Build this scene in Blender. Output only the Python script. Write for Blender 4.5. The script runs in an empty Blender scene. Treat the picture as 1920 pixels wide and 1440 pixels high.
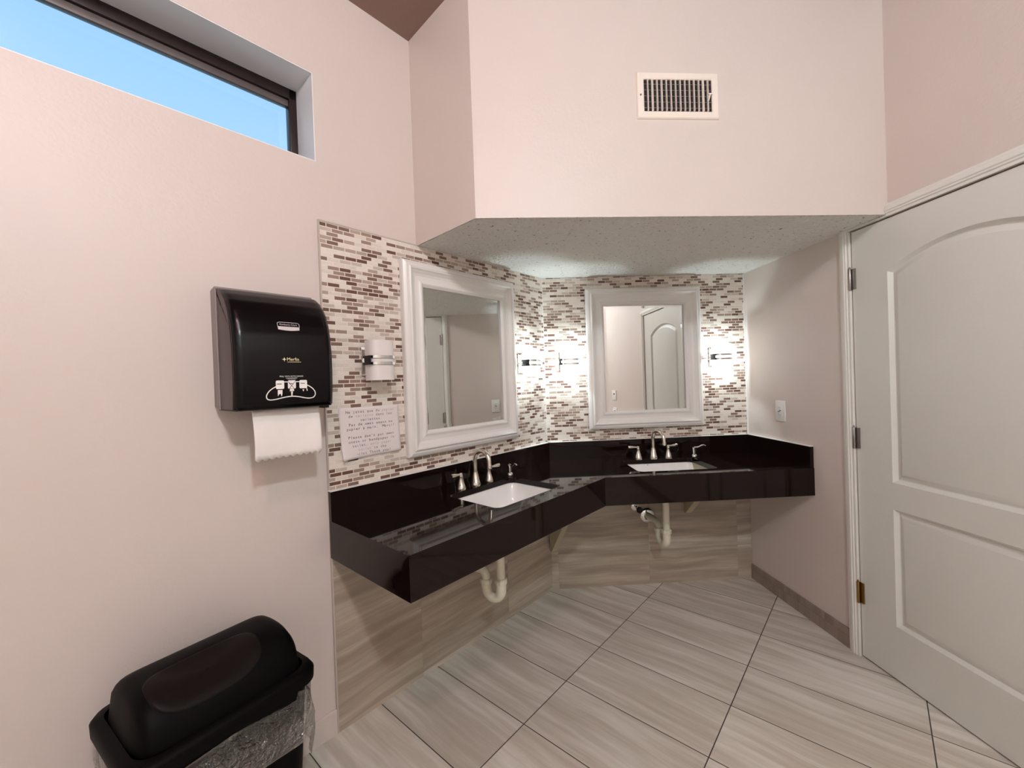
import bpy, bmesh, math, random
from mathutils import Vector, Matrix
from mathutils.geometry import tessellate_polygon
random.seed(7)
sc = bpy.context.scene
COL = sc.collection
PI = math.pi

# ------------------------------------------------------------------ camera
cam_d = bpy.data.cameras.new('camera')
cam = bpy.data.objects.new('camera', cam_d); COL.objects.link(cam)
cam_d.sensor_fit = 'HORIZONTAL'; cam_d.sensor_width = 36.0
cam_d.lens = 36.0 * 779.27 / 1920.0
cam_d.clip_start = 0.02
_yaw, _pit, _rol = 0.0459, -0.0093, -0.0352
_f = Vector((math.sin(_yaw)*math.cos(_pit), math.cos(_yaw)*math.cos(_pit), math.sin(_pit)))
_r0 = Vector((math.cos(_yaw), -math.sin(_yaw), 0)); _u0 = _r0.cross(_f)
_r = _r0*math.cos(_rol) + _u0*math.sin(_rol); _u = _r0*(-math.sin(_rol)) + _u0*math.cos(_rol)
CAM = Vector((-0.3431, -2.7379, 1.3964))
cam.matrix_world = Matrix(((_r.x, _u.x, -_f.x, CAM.x), (_r.y, _u.y, -_f.y, CAM.y), (_r.z, _u.z, -_f.z, CAM.z), (0, 0, 0, 1)))
sc.camera = cam

# ------------------------------------------------------------------ sky, exposure
w = bpy.data.worlds.new('sky'); sc.world = w; w.use_nodes = True
nt = w.node_tree; nt.nodes.clear()
_o = nt.nodes.new('ShaderNodeOutputWorld'); _b = nt.nodes.new('ShaderNodeBackground')
_tc = nt.nodes.new('ShaderNodeTexCoord'); _sx = nt.nodes.new('ShaderNodeSeparateXYZ'); _cr = nt.nodes.new('ShaderNodeValToRGB')
nt.links.new(_tc.outputs['Generated'], _sx.inputs[0]); nt.links.new(_sx.outputs['Z'], _cr.inputs[0])
nt.links.new(_cr.outputs[0], _b.inputs[0]); nt.links.new(_b.outputs[0], _o.inputs[0])
_cr.color_ramp.elements[0].position = 0.30; _cr.color_ramp.elements[0].color = (0.52, 0.80, 1.0, 1)
_cr.color_ramp.elements[1].position = 0.60; _cr.color_ramp.elements[1].color = (0.33, 0.62, 0.98, 1)
_b.inputs['Strength'].default_value = 1.12

sc.view_settings.view_transform = 'Standard'; sc.view_settings.look = 'None'
sc.view_settings.exposure = 0.0; sc.view_settings.gamma = 1.0; sc.view_settings.use_curve_mapping = False
sc.cycles.use_denoising = True
sc.cycles.max_bounces = 10; sc.cycles.diffuse_bounces = 5; sc.cycles.glossy_bounces = 5
sc.cycles.sample_clamp_indirect = 6.0
sc.cycles.caustics_reflective = False; sc.cycles.caustics_refractive = False

GLOBE_WARM, GLOBE_COOL = 175.0, 520.0          # ceiling lamp globes
SCONCE_W, SHADE_E = 5.0, 1.7                   # wall sconces: bulb, glowing glass

# ------------------------------------------------------------------ frames of the walls
PHI, PSI, WB = 0.7951, 0.0313, 1.3703
c_, s_ = math.cos(PHI), math.sin(PHI); cp, sp = math.cos(PSI), math.sin(PSI)
def frame(o, x, y):
    return Matrix(((x[0], y[0], 0, o[0]), (x[1], y[1], 0, o[1]), (0, 0, 1, 0), (0, 0, 0, 1)))
# local x = to the right for somebody facing the wall, y = into the wall, z = up
FL = frame((0, 0), (c_, s_), (-s_, c_))           # left wall:  x = -t
FB = frame((0, 0), (1, 0), (0, 1))                # back wall
FR = frame((WB, 0), (sp, -cp), (cp, sp))          # right wall: x = t
SOF = (-0.389, -1.0378)                           # outer corner of the soffit
_e = FR @ Vector((0.9985, 0, 0)); _dx = Vector((_e.x-SOF[0], _e.y-SOF[1])).normalized()
FS = frame(SOF, (_dx.x, _dx.y), (-_dx.y, _dx.x))  # soffit front face
_q = FL @ Vector((-0.9848, 0, 0)); _dl = Vector((SOF[0]-_q.x, SOF[1]-_q.y)).normalized()
W0 = Matrix.Identity(4)
S_Z, CEIL = 2.06, 3.043
def at(fr, x, y=0.0, z=0.0): return fr @ Matrix.Translation((x, y, z))

# ------------------------------------------------------------------ material helpers
def lin(h):
    h = h.lstrip('#'); v = [int(h[i:i+2], 16)/255 for i in (0, 2, 4)]
    return tuple((a/12.92 if a <= 0.04045 else ((a+0.055)/1.055)**2.4) for a in v) + (1,)
class NT:
    def __init__(s, name):
        s.m = bpy.data.materials.new(name); s.m.use_nodes = True; s.t = s.m.node_tree
        s.b = s.t.nodes['Principled BSDF']; s.out = s.t.nodes['Material Output']
    def n(s, typ, **k):
        nd = s.t.nodes.new(typ)
        for a, b in k.items(): setattr(nd, a, b)
        return nd
    def l(s, a, b): s.t.links.new(a, b)
    def val(s, sock, v):
        if hasattr(v, 'node'): s.l(v, sock)
        else: sock.default_value = v
    def math(s, op, a, b=0.0, c=None):
        nd = s.n('ShaderNodeMath', operation=op); s.val(nd.inputs[0], a); s.val(nd.inputs[1], b)
        if c is not None: s.val(nd.inputs[2], c)
        return nd.outputs[0]
    def mix(s, f, a, b):
        nd = s.n('ShaderNodeMix', data_type='RGBA'); s.val(nd.inputs[0], f); s.val(nd.inputs[6], a); s.val(nd.inputs[7], b)
        return nd.outputs[2]
    def noise(s, scale, detail=2, rough=0.5, vec=None, dims='3D'):
        nd = s.n('ShaderNodeTexNoise', noise_dimensions=dims); nd.inputs['Scale'].default_value = scale
        nd.inputs['Detail'].default_value = detail; nd.inputs['Roughness'].default_value = rough
        if vec is None: vec = s.n('ShaderNodeTexCoord').outputs['Object']
        s.l(vec, nd.inputs['Vector']); return nd.outputs['Fac']
    def ramp(s, f, stops, interp='LINEAR'):
        nd = s.n('ShaderNodeValToRGB'); r = nd.color_ramp; r.interpolation = interp
        while len(r.elements) < len(stops): r.elements.new(0.5)
        for e, (p, c) in zip(r.elements, stops):
            e.position = p; e.color = c if len(c) == 4 else tuple(c)+(1,)
        s.l(f, nd.inputs[0]); return nd.outputs[0]
    def bump(s, h, dist, strength=1.0):
        nd = s.n('ShaderNodeBump'); nd.inputs['Distance'].default_value = dist; nd.inputs['Strength'].default_value = strength
        s.l(h, nd.inputs['Height']); s.l(nd.outputs[0], s.b.inputs['Normal'])
    def set(s, **k):
        for a, v in k.items(): s.val(s.b.inputs[a.replace('_', ' ')], v)
        return s
def simple(name, col, rough=0.5, metal=0.0, var=0.04, scale=30, bump=0.0, bscale=200, spec=0.5):
    g = NT(name); c = lin(col)
    f = g.noise(scale, 3)
    a = tuple(x*(1-var) for x in c[:3])+(1,); b = tuple(min(1, x*(1+var)) for x in c[:3])+(1,)
    g.set(Base_Color=g.mix(f, a, b), Roughness=rough, Metallic=metal); g.b.inputs['Specular IOR Level'].default_value = spec
    if bump: g.bump(g.noise(bscale, 2), bump)
    return g.m
def paint(name, col, dist=0.0012, scale=90, rough=0.45):
    g = NT(name); c = lin(col); f = g.noise(3.0, 3)
    g.set(Base_Color=g.mix(f, tuple(x*0.97 for x in c[:3])+(1,), tuple(x*1.03 for x in c[:3])+(1,)), Roughness=rough)
    h = g.noise(scale, 3, 0.55); h2 = g.noise(18, 2)
    g.bump(g.math('ADD', h, g.math('MULTIPLY', h2, 1.6)), dist, 0.55)
    return g.m
M = {}
M['paint'] = paint('wall_paint', '#D8CCC5')
M['bounce_white'] = paint('bounce_wall_white', '#EFEDE8')  # unseen walls whitened to bounce more light into the room
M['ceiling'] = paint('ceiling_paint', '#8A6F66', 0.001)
def popcorn():
    g = NT('textured_ceiling'); f = g.noise(4, 2)
    h = g.noise(48, 4, 0.6); v = g.n('ShaderNodeTexVoronoi'); v.inputs['Scale'].default_value = 60
    g.l(g.n('ShaderNodeTexCoord').outputs['Object'], v.inputs['Vector'])
    pit = g.ramp(h, [(0.30, (0, 0, 0)), (0.37, (1, 1, 1))])
    g.set(Base_Color=g.mix(pit, lin('#8F8C80'), lin('#F3F2EC')), Roughness=0.9)
    g.bump(g.math('ADD', g.math('MULTIPLY', h, 1.0), g.math('MULTIPLY', v.outputs['Distance'], 0.35)), 0.026, 1.0)
    return g.m
M['popcorn'] = popcorn()
def uvsplit(g):
    u = g.n('ShaderNodeUVMap'); u.uv_map = 'UVMap'; x = g.n('ShaderNodeSeparateXYZ'); g.l(u.outputs[0], x.inputs[0])
    return x.outputs[0], x.outputs[1]
def comb(g, a, b, c=0.0):
    nd = g.n('ShaderNodeCombineXYZ'); g.val(nd.inputs[0], a); g.val(nd.inputs[1], b); g.val(nd.inputs[2], c); return nd.outputs[0]
def mosaic():
    g = NT('mosaic_tile'); u, v = uvsplit(g); bw, bh, gr = 0.0500, 0.01715, 0.0030
    row = g.math('FLOOR', g.math('DIVIDE', v, bh))
    wr = g.n('ShaderNodeTexWhiteNoise', noise_dimensions='1D'); g.l(row, wr.inputs['W'])
    off = g.math('ADD', g.math('MULTIPLY', g.math('MODULO', row, 2.0), 0.5), g.math('MULTIPLY', wr.outputs['Value'], 0.10))
    uu = g.math('ADD', g.math('DIVIDE', u, bw), off); colm = g.math('FLOOR', uu)
    fu = g.math('MULTIPLY', g.math('FRACT', uu), bw); fv = g.math('MULTIPLY', g.math('FRACT', g.math('DIVIDE', v, bh)), bh)
    du = g.math('MINIMUM', fu, g.math('SUBTRACT', bw, fu)); dv = g.math('MINIMUM', fv, g.math('SUBTRACT', bh, fv))
    d = g.math('MINIMUM', du, dv)
    tile = g.n('ShaderNodeMapRange'); g.l(d, tile.inputs[0]); tile.inputs[1].default_value = gr*0.35; tile.inputs[2].default_value = gr*0.75
    wn = g.n('ShaderNodeTexWhiteNoise', noise_dimensions='3D'); g.l(comb(g, row, colm, 3.1), wn.inputs['Vector'])
    st = [(0.0, lin('#6A4C42')), (0.10, lin('#80675A')), (0.24, lin('#9E887A')), (0.38, lin('#B5A496')), (0.48, lin('#CBBEB2')), (0.57, lin('#EBE2D8')), (0.86, lin('#E2D8CD'))]
    base = g.ramp(wn.outputs['Value'], st, 'CONSTANT')
    vein = g.noise(1.0, 4, 0.6, comb(g, g.math('MULTIPLY', u, 40.0), g.math('MULTIPLY', v, 180.0), g.math('MULTIPLY', wn.outputs['Value'], 37.0)))
    tint = g.n('ShaderNodeMix', data_type='RGBA', blend_type='MULTIPLY'); tint.inputs[0].default_value = 1.0
    g.l(base, tint.inputs[6]); g.l(g.ramp(vein, [(0.3, (0.86, 0.86, 0.86)), (0.7, (1.0, 1.0, 1.0))]), tint.inputs[7])
    g.set(Base_Color=g.mix(tile.outputs[0], lin('#EADFD4'), tint.outputs[2]))
    g.set(Roughness=g.math('SUBTRACT', 0.75, g.math('MULTIPLY', tile.outputs[0], 0.42)))
    g.bump(tile.outputs[0], 0.0008, 0.6)
    return g.m
M['mosaic'] = mosaic()
def stone(name, lu, lv, ou, ov, grout, gw=0.0035, dark='#B9AFA1', light='#E2DCD2', gcol='#3A332D'):
    # long streaks run along the second UV axis
    g = NT(name); u, v = uvsplit(g)
    pu = g.math('DIVIDE', g.math('SUBTRACT', u, ou), lu); pv = g.math('DIVIDE', g.math('SUBTRACT', v, ov), lv)
    iu, iv = g.math('FLOOR', pu), g.math('FLOOR', pv)
    wn = g.n('ShaderNodeTexWhiteNoise', noise_dimensions='3D'); g.l(comb(g, iu, iv, 1.7), wn.inputs['Vector'])
    sh = g.math('MULTIPLY', wn.outputs['Value'], 40.0)
    wob = g.noise(2.2, 2, 0.5, comb(g, u, v, sh))
    n1 = g.noise(1.0, 5, 0.62, comb(g, g.math('ADD', g.math('MULTIPLY', u, 26.0), g.math('MULTIPLY', wob, 1.3)), g.math('MULTIPLY', v, 1.5), sh))
    n2 = g.noise(1.0, 3, 0.5, comb(g, g.math('ADD', g.math('MULTIPLY', u, 9.0), g.math('MULTIPLY', wob, 0.8)), g.math('MULTIPLY', v, 0.9), g.math('ADD', sh, 9.0)))
    f = g.math('ADD', g.math('MULTIPLY', n1, 0.6), g.math('MULTIPLY', n2, 0.4))
    col = g.ramp(f, [(0.30, lin(dark)), (0.47, lin(mixhex(dark, light, 0.5))), (0.58, lin(light)), (0.70, lin(mixhex(light, '#FFFFFF', 0.35)))])
    tw = g.math('ADD', 0.93, g.math('MULTIPLY', wn.outputs['Value'], 0.12))
    mu = g.n('ShaderNodeMix', data_type='RGBA', blend_type='MULTIPLY'); mu.inputs[0].default_value = 1.0
    g.l(col, mu.inputs[6]); g.l(comb(g, tw, tw, tw), mu.inputs[7])
    fu = g.math('MULTIPLY', g.math('FRACT', pu), lu); fv = g.math('MULTIPLY', g.math('FRACT', pv), lv)
    d = g.math('MINIMUM', g.math('MINIMUM', fu, g.math('SUBTRACT', lu, fu)), g.math('MINIMUM', fv, g.math('SUBTRACT', lv, fv)))
    t = g.n('ShaderNodeMapRange'); g.l(d, t.inputs[0]); t.inputs[1].default_value = gw*0.4; t.inputs[2].default_value = gw*0.7
    gm = t.outputs[0]
    if grout < 1: gm = g.math('ADD', 1-grout, g.math('MULTIPLY', gm, grout))
    g.set(Base_Color=g.mix(gm, lin(gcol), mu.outputs[2]), Roughness=g.math('ADD', 0.36, g.math('MULTIPLY', n2, 0.2)))
    g.bump(t.outputs[0], 0.001, 0.4 if grout > 0.2 else 0.05)
    return g.m
def mixhex(a, b, f):
    A = [int(a[i:i+2], 16) for i in (1, 3, 5)]; B = [int(b[i:i+2], 16) for i in (1, 3, 5)]
    return '#%02X%02X%02X' % tuple(int(round(x+(y-x)*f)) for x, y in zip(A, B))
M['floor'] = stone('floor_tile', 0.308, 0.618, -0.030, 0.545, 1.0)
M['walltile'] = stone('wall_tile', 0.305, 0.61, 0.02, 0.18, 0.08, 0.003, '#8F8172', '#B8AC9C')
M['basetile'] = stone('base_tile', 0.305, 0.30, 0.0, 0.06, 0.35, 0.003, '#85756A', '#9C8C80', '#5A4E46')
def granite():
    g = NT('granite'); f = g.noise(420, 2, 0.6); f2 = g.noise(60, 3)
    c1 = g.ramp(f, [(0.0, lin('#0E0605')), (0.58, lin('#140908')), (0.68, lin('#241510')), (0.76, lin('#47352B'))])
    g.set(Base_Color=g.mix(f2, c1, lin('#170C0A')), Roughness=0.05); g.b.inputs['Specular IOR Level'].default_value = 0.30
    return g.m
M['granite'] = granite()
M['reveal'] = paint('reveal_daylit', '#EEF0F2', 0.0005)  # daylight on the reveal put into a whiter paint
M['white_trim'] = simple('white_trim', '#E4E3DC', 0.35, 0, 0.02, 8)
M['frame_white'] = simple('frame_white', '#E6E2DE', 0.3, 0, 0.02, 8)
M['door'] = simple('door_paint', '#DDDDD6', 0.4, 0, 0.02, 6, 0.0004, 260)
M['chrome'] = simple('chrome', '#E8E8E6', 0.08, 1.0, 0.02, 8)
M['nickel'] = simple('brushed_nickel', '#DED6CA', 0.24, 1.0, 0.05, 60)
M['brass'] = simple('aged_brass', '#9A7B45', 0.35, 1.0, 0.15, 60)
M['steel'] = simple('hinge_steel', '#A39C9A', 0.35, 1.0, 0.05, 60)
M['bronze'] = simple('dark_bronze', '#2B1F1D', 0.35, 0.3, 0.15, 20)
M['bronze2'] = simple('bronze_track', '#6A6260', 0.4, 0.3, 0.15, 20)
M['blk_gloss'] = simple('black_gloss_plastic', '#060405', 0.24, 0, 0.05, 20, 0, 200, 0.25)
M['brown_plastic'] = simple('dark_brown_plastic', '#4A3A39', 0.45, 0, 0.06, 60)
M['grey_plastic'] = simple('grey_plastic', '#8D8280', 0.5, 0, 0.06, 60)
M['can'] = simple('black_bin_plastic', '#060505', 0.5, 0, 0.1, 80, 0.0003, 500, 0.08)
M['can_flap'] = simple('black_bin_flap', '#15100E', 0.45, 0, 0.1, 80, 0.0003, 500, 0.12)
M['paper'] = simple('paper_towel', '#F0E9E4', 0.9, 0, 0.02, 40, 0.0004, 300)
M['note'] = simple('note_paper', '#E6DCDB', 0.8, 0, 0.015, 10)
M['ink'] = simple('dark_ink', '#4A4142', 0.9)
M['ink_faint'] = simple('faded_ink', '#B9A9A6', 0.9)
M['badge'] = simple('silver_badge', '#D9D3D4', 0.3, 0.2)
M['badge_dark'] = simple('badge_dark', '#4A4142', 0.4)
M['gold'] = simple('pale_gold_print', '#E9DFB4', 0.5)
M['white_print'] = simple('white_print', '#F2EFEA', 0.6)
M['porcelain'] = simple('porcelain', '#F6F4F1', 0.12, 0, 0.005, 5)
M['pvc'] = simple('white_pvc', '#E2DCC8', 0.4, 0, 0.04, 30)
M['wood_white'] = simple('painted_bracket', '#B5AE93', 0.6, 0, 0.08, 30)
M['black'] = simple('plain_black', '#0A0909', 0.6)
M['vent'] = simple('vent_enamel', '#EFE4D8', 0.4, 0, 0.02, 10)
M['dark'] = simple('painted_shade', '#171013', 0.8)  # painted shade for the door gap and the duct
M['plate'] = simple('white_plate', '#EDECEA', 0.3, 0, 0.01, 5)
M['grey_slot'] = simple('slot_grey', '#6F6E6C', 0.6)
M['caulk'] = simple('white_caulk', '#EFEDEA', 0.5)
M['metal_edge'] = simple('tile_edge_strip', '#C9BFB8', 0.35, 0.4)
def mirror_mat():
    g = NT('mirror_glass'); f = g.noise(2, 1); g.set(Base_Color=g.mix(f, (0.86, 0.885, 0.865, 1), (0.87, 0.89, 0.87, 1)), Metallic=1.0, Roughness=0.0)
    return g.m
M['mirror'] = mirror_mat()
def pane_mat():
    g = NT('window_glass'); tr = g.n('ShaderNodeBsdfTransparent'); gl = g.n('ShaderNodeBsdfGlossy'); gl.inputs['Roughness'].default_value = 0.0
    fr = g.n('ShaderNodeFresnel'); fr.inputs[0].default_value = 1.45; mx = g.n('ShaderNodeMixShader')
    f = g.noise(1.0, 1); tr.inputs[0].default_value = (0.97, 0.99, 1, 1)
    g.l(g.math('MULTIPLY', fr.outputs[0], g.math('ADD', 0.95, g.math('MULTIPLY', f, 0.05))), mx.inputs[0])
    g.l(tr.outputs[0], mx.inputs[1]); g.l(gl.outputs[0], mx.inputs[2]); g.l(mx.outputs[0], g.out.inputs[0]); return g.m
M['glass'] = pane_mat()
def bag_mat():
    g = NT('clear_bag_film'); tr = g.n('ShaderNodeBsdfTransparent'); gl = g.n('ShaderNodeBsdfGlossy'); gl.inputs['Roughness'].default_value = 0.10
    df = g.n('ShaderNodeBsdfDiffuse'); df.inputs[0].default_value = lin('#8C8F80')
    a = g.n('ShaderNodeMixShader'); b = g.n('ShaderNodeMixShader'); lw = g.n('ShaderNodeLayerWeight'); lw.inputs[0].default_value = 0.35
    h = g.noise(26, 4, 0.6); bp = g.n('ShaderNodeBump'); bp.inputs['Distance'].default_value = 0.06; g.l(h, bp.inputs['Height'])
    for q in (gl, df): g.l(bp.outputs[0], q.inputs['Normal'])
    a.inputs[0].default_value = 0.05; g.l(tr.outputs[0], a.inputs[1]); g.l(df.outputs[0], a.inputs[2])
    g.l(g.math('ADD', 0.04, g.math('MULTIPLY', lw.outputs['Facing'], 0.45)), b.inputs[0]); g.l(a.outputs[0], b.inputs[1]); g.l(gl.outputs[0], b.inputs[2])
    g.l(b.outputs[0], g.out.inputs[0]); return g.m
M['bag'] = bag_mat()
def glow(name, col, strength, base='#F4F2EF'):
    g = NT(name); f = g.noise(6, 2); c = lin(col)
    g.set(Base_Color=lin(base), Roughness=0.35, Emission_Color=g.mix(f, c, tuple(x*0.97 for x in c[:3])+(1,)), Emission_Strength=strength); return g.m
M['shade_off'] = simple('frosted_glass_unlit', '#E8E1DE', 0.3, 0, 0.01, 10)
M['shade_on'] = glow('frosted_glass_lit', '#F4FAFF', SHADE_E)
M['globe_warm'] = glow('globe_warm', '#FFD6D8', GLOBE_WARM)
M['globe_cool'] = glow('globe_cool', '#E3F3F6', GLOBE_COOL)

# ------------------------------------------------------------------ object helpers
def label(o, lab=None, cat=None, group=None, kind=None):
    if lab: o['label'] = lab
    if cat: o['category'] = cat
    if group: o['group'] = group
    if kind: o['kind'] = kind
    return o
def thing(name, lab, cat, mat4, group=None):
    o = bpy.data.objects.new(name, None); COL.objects.link(o); o.matrix_world = mat4; o.empty_display_size = 0.05
    return label(o, lab, cat, group)
class MB:
    def __init__(s): s.b = bmesh.new(); s.uv = None
    def box(s, x0, x1, y0, y1, z0, z1, bev=0.0, seg=2, m=None):
        t = bmesh.new(); bmesh.ops.create_cube(t, size=1)
        for v in t.verts: v.co = Vector(((x0+x1)/2+v.co.x*(x1-x0), (y0+y1)/2+v.co.y*(y1-y0), (z0+z1)/2+v.co.z*(z1-z0)))
        if bev: bmesh.ops.bevel(t, geom=list(t.edges), offset=bev, segments=seg, profile=0.5, affect='EDGES', clamp_overlap=True)
        return s.join(t, m)
    def join(s, t, m=None):
        if m is not None: bmesh.ops.transform(t, matrix=m, verts=list(t.verts))
        me = bpy.data.meshes.new('tmp'); t.to_mesh(me); t.free(); s.b.from_mesh(me); bpy.data.meshes.remove(me); return s
    def prism(s, pts, d0, d1, plane='xz', bev=0.0, seg=2, m=None, bev_all=False):
        """polygon pts in a plane, extruded along the third axis from d0 to d1"""
        t = bmesh.new()
        def P(a, b, d): return {'xz': (a, d, b), 'xy': (a, b, d), 'yz': (d, a, b)}[plane]
        A = [t.verts.new(P(a, b, d0)) for a, b in pts]; B = [t.verts.new(P(a, b, d1)) for a, b in pts]
        n = len(pts); t.faces.new(A); t.faces.new(B[::-1])
        for i in range(n): t.faces.new((A[i], B[i], B[(i+1) % n], A[(i+1) % n]))
        bmesh.ops.recalc_face_normals(t, faces=list(t.faces))
        if bev:
            ia, ib = set(A), set(B)
            ed = [e for e in t.edges if bev_all or all(v in ia for v in e.verts) or all(v in ib for v in e.verts)]
            bmesh.ops.bevel(t, geom=ed, offset=bev, segments=seg, profile=0.5, affect='EDGES', clamp_overlap=True)
        return s.join(t, m)
    def lathe(s, prof, n=24, m=None, cap=True):
        """prof: (r, z) from bottom to top about the local z axis"""
        t = bmesh.new(); rings = []
        for r, z in prof: rings.append([t.verts.new((r*math.cos(2*PI*i/n), r*math.sin(2*PI*i/n), z)) for i in range(n)])
        for a, b in zip(rings, rings[1:]):
            for i in range(n): t.faces.new((a[i], a[(i+1) % n], b[(i+1) % n], b[i]))
        if cap: t.faces.new(rings[0][::-1]); t.faces.new(rings[-1])
        return s.join(t, m)
    def tube(s, pts, rad, n=14, m=None):
        P = [Vector(p) for p in pts]; R = rad if isinstance(rad, (list, tuple)) else [rad]*len(P)
        t = bmesh.new(); rings = []; up = None
        for i, p in enumerate(P):
            d = (P[min(i+1, len(P)-1)]-P[max(i-1, 0)]).normalized()
            if up is None: up = d.orthogonal().normalized()
            up = (up - d*up.dot(d)).normalized(); sd = d.cross(up)
            rings.append([t.verts.new(p+(up*math.cos(2*PI*k/n)+sd*math.sin(2*PI*k/n))*R[i]) for k in range(n)])
        for a, b in zip(rings, rings[1:]):
            for k in range(n): t.faces.new((a[k], a[(k+1) % n], b[(k+1) % n], b[k]))
        t.faces.new(rings[0][::-1]); t.faces.new(rings[-1])
        bmesh.ops.recalc_face_normals(t, faces=list(t.faces)); return s.join(t, m)
    def grid(s, rows, close=False, m=None):
        t = bmesh.new(); V = [[t.verts.new(p) for p in r] for r in rows]
        for a, b in zip(V, V[1:]):
            for i in range(len(a)-(0 if close else 1)):
                j = (i+1) % len(a); t.faces.new((a[i], a[j], b[j], b[i]))
        return s.join(t, m)
    def tess(s, loops, f):
        """flat face with holes; f maps (a, b) to a 3-D point"""
        L = [[Vector((a, b, 0)) for a, b in lp] for lp in loops]; flat = [p for lp in loops for p in lp]
        t = bmesh.new(); V = [t.verts.new(f(a, b)) for a, b in flat]
        for tri in tessellate_polygon(L):
            try: t.faces.new([V[i] for i in tri])
            except ValueError: pass
        return s.join(t)
    def build(s, name, mat, parent=None, m=None, uv=None, smooth=35, solid=0.0, recalc=True, merge=False):
        if merge: bmesh.ops.remove_doubles(s.b, verts=list(s.b.verts), dist=1e-5)
        if recalc: bmesh.ops.recalc_face_normals(s.b, faces=list(s.b.faces))
        if uv:
            ul = s.b.loops.layers.uv.new('UVMap')
            for fc in s.b.faces:
                for lp in fc.loops: lp[ul].uv = uv(lp.vert.co, fc.normal)
        me = bpy.data.meshes.new(name); s.b.to_mesh(me); s.b.free()
        for x in (mat if isinstance(mat, list) else [mat]): me.materials.append(x)
        o = bpy.data.objects.new(name, me); COL.objects.link(o)
        if parent is not None: o.parent = parent
        if m is not None:
            if parent is None: o.matrix_world = m
            else: o.matrix_local = m
        if smooth:
            for p in me.polygons: p.use_smooth = True
            me.set_sharp_from_angle(angle=math.radians(smooth))
        if solid:
            md = o.modifiers.new('thickness', 'SOLIDIFY'); md.thickness = solid; md.offset = 0
        return o
def struct(o, lab=None): return label(o, lab, None, None, 'structure')
def copy_tree(o, parent=None):
    c = o.copy(); COL.objects.link(c); c.parent = parent
    for k in ('label', 'category', 'group'):
        if parent is None and k in c.keys() and k == 'label': del c[k]
    for ch in list(o.children): copy_tree(ch, c)
    return c
def rrect(x0, x1, y0, y1, r, n=5):
    P = []
    for cx, cy, a in ((x1-r, y1-r, 0), (x0+r, y1-r, 90), (x0+r, y0+r, 180), (x1-r, y0+r, 270)):
        for i in range(n+1):
            t = math.radians(a+90*i/n); P.append((cx+r*math.cos(t), cy+r*math.sin(t)))
    return P
def txt_mesh(mb, s, x, z, size, fy, align='LEFT', thick=0.0, sx=1.0, upright=True):
    """lettering as flat mesh facing -y; fy(x,z) gives y"""
    cu = bpy.data.curves.new('t', 'FONT'); cu.body = s; cu.size = size; cu.align_x = align; cu.resolution_u = 3
    ob = bpy.data.objects.new('t', cu); COL.objects.link(ob)
    dg = bpy.context.evaluated_depsgraph_get(); dg.update(); me = bpy.data.meshes.new_from_object(ob.evaluated_get(dg))
    t = bmesh.new(); t.from_mesh(me)
    for v in t.verts: v.co = Vector((x+v.co.x*sx, fy(x+v.co.x*sx, z+v.co.y), z+v.co.y))
    mb.join(t); bpy.data.meshes.remove(me); bpy.data.objects.remove(ob); bpy.data.curves.remove(cu)

# ================================================================== ROOM
T_END = 4.2
LEND = FL @ Vector((-T_END, 0, 0)); REAR = -4.6
RL = (REAR - 0.0) / -cp
def wpt(fr, x, y=0, z=0): return tuple(fr @ Vector((x, y, z)))
rear_r = FR @ Vector((RL, 0, 0))
# floor: one slab under the whole room
poly = [(0, 0.0), (WB, 0.0), (rear_r.x, REAR), (LEND.x, REAR), (LEND.x, LEND.y)]
ctr = Vector((sum(p[0] for p in poly)/5, sum(p[1] for p in poly)/5))
pol2 = [tuple(Vector(p)+(Vector(p)-ctr).normalized()*0.12) for p in poly]
GA = math.radians(46.2); gu = Vector((math.cos(GA), math.sin(GA))); gv = Vector((math.sin(GA), -math.cos(GA)))
b = MB().prism(pol2, -0.08, 0.0, 'xy')
struct(b.build('floor', M['floor'], uv=lambda c, n: (Vector((c.x, c.y)).dot(gu), Vector((c.x, c.y)).dot(gv)), smooth=0), 'light streaked stone floor tiles laid diagonally')
b = MB().prism(pol2, CEIL, CEIL+0.08, 'xy')
struct(b.build('ceiling', M['ceiling'], smooth=0), 'dark taupe painted ceiling')
# left wall with window opening
WX1, WX0, WZ0, WZ1 = -1.4534, -3.9, 2.296, 2.6485
b = MB()
b.box(-T_END, 0.05, 0, 0.20, -0.05, WZ0); b.box(-T_END, 0.05, 0, 0.20, WZ1, CEIL+0.03)
b.box(WX1, 0.05, 0, 0.20, WZ0, WZ1); b.box(-T_END, WX0, 0, 0.20, WZ0, WZ1)
struct(b.build('wall_left', M['paint'], m=FL, smooth=0, merge=True), 'pale pinkish painted wall with the high window')
b = MB().box(-0.05, WB+0.05, 0, 0.12, -0.05, S_Z+0.4); struct(b.build('wall_back', M['paint'], m=FB, smooth=0), 'back wall behind the tiled vanity corner')
# right wall with door opening
D0, D1, DT = 0.815, 1.755, 2.047
b = MB(); b.box(-0.05, D0-0.004, 0, 0.12, -0.05, CEIL+0.03); b.box(D1+0.004, RL+0.12, 0, 0.12, -0.05, CEIL+0.03); b.box(D0-0.004, D1+0.004, 0, 0.12, DT+0.004, CEIL+0.03)
struct(b.build('wall_right', M['paint'], m=FR, smooth=0, merge=True), 'pale grey painted wall holding the door')
b = MB().box(LEND.x-0.12, rear_r.x+0.12, REAR-0.12, REAR, -0.05, CEIL+0.03); struct(b.build('wall_rear', M['bounce_white'], smooth=0))
b = MB().box(LEND.x-0.12, LEND.x, REAR-0.12, LEND.y+0.1, -0.05, CEIL+0.03); struct(b.build('wall_side', M['bounce_white'], smooth=0))
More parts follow.
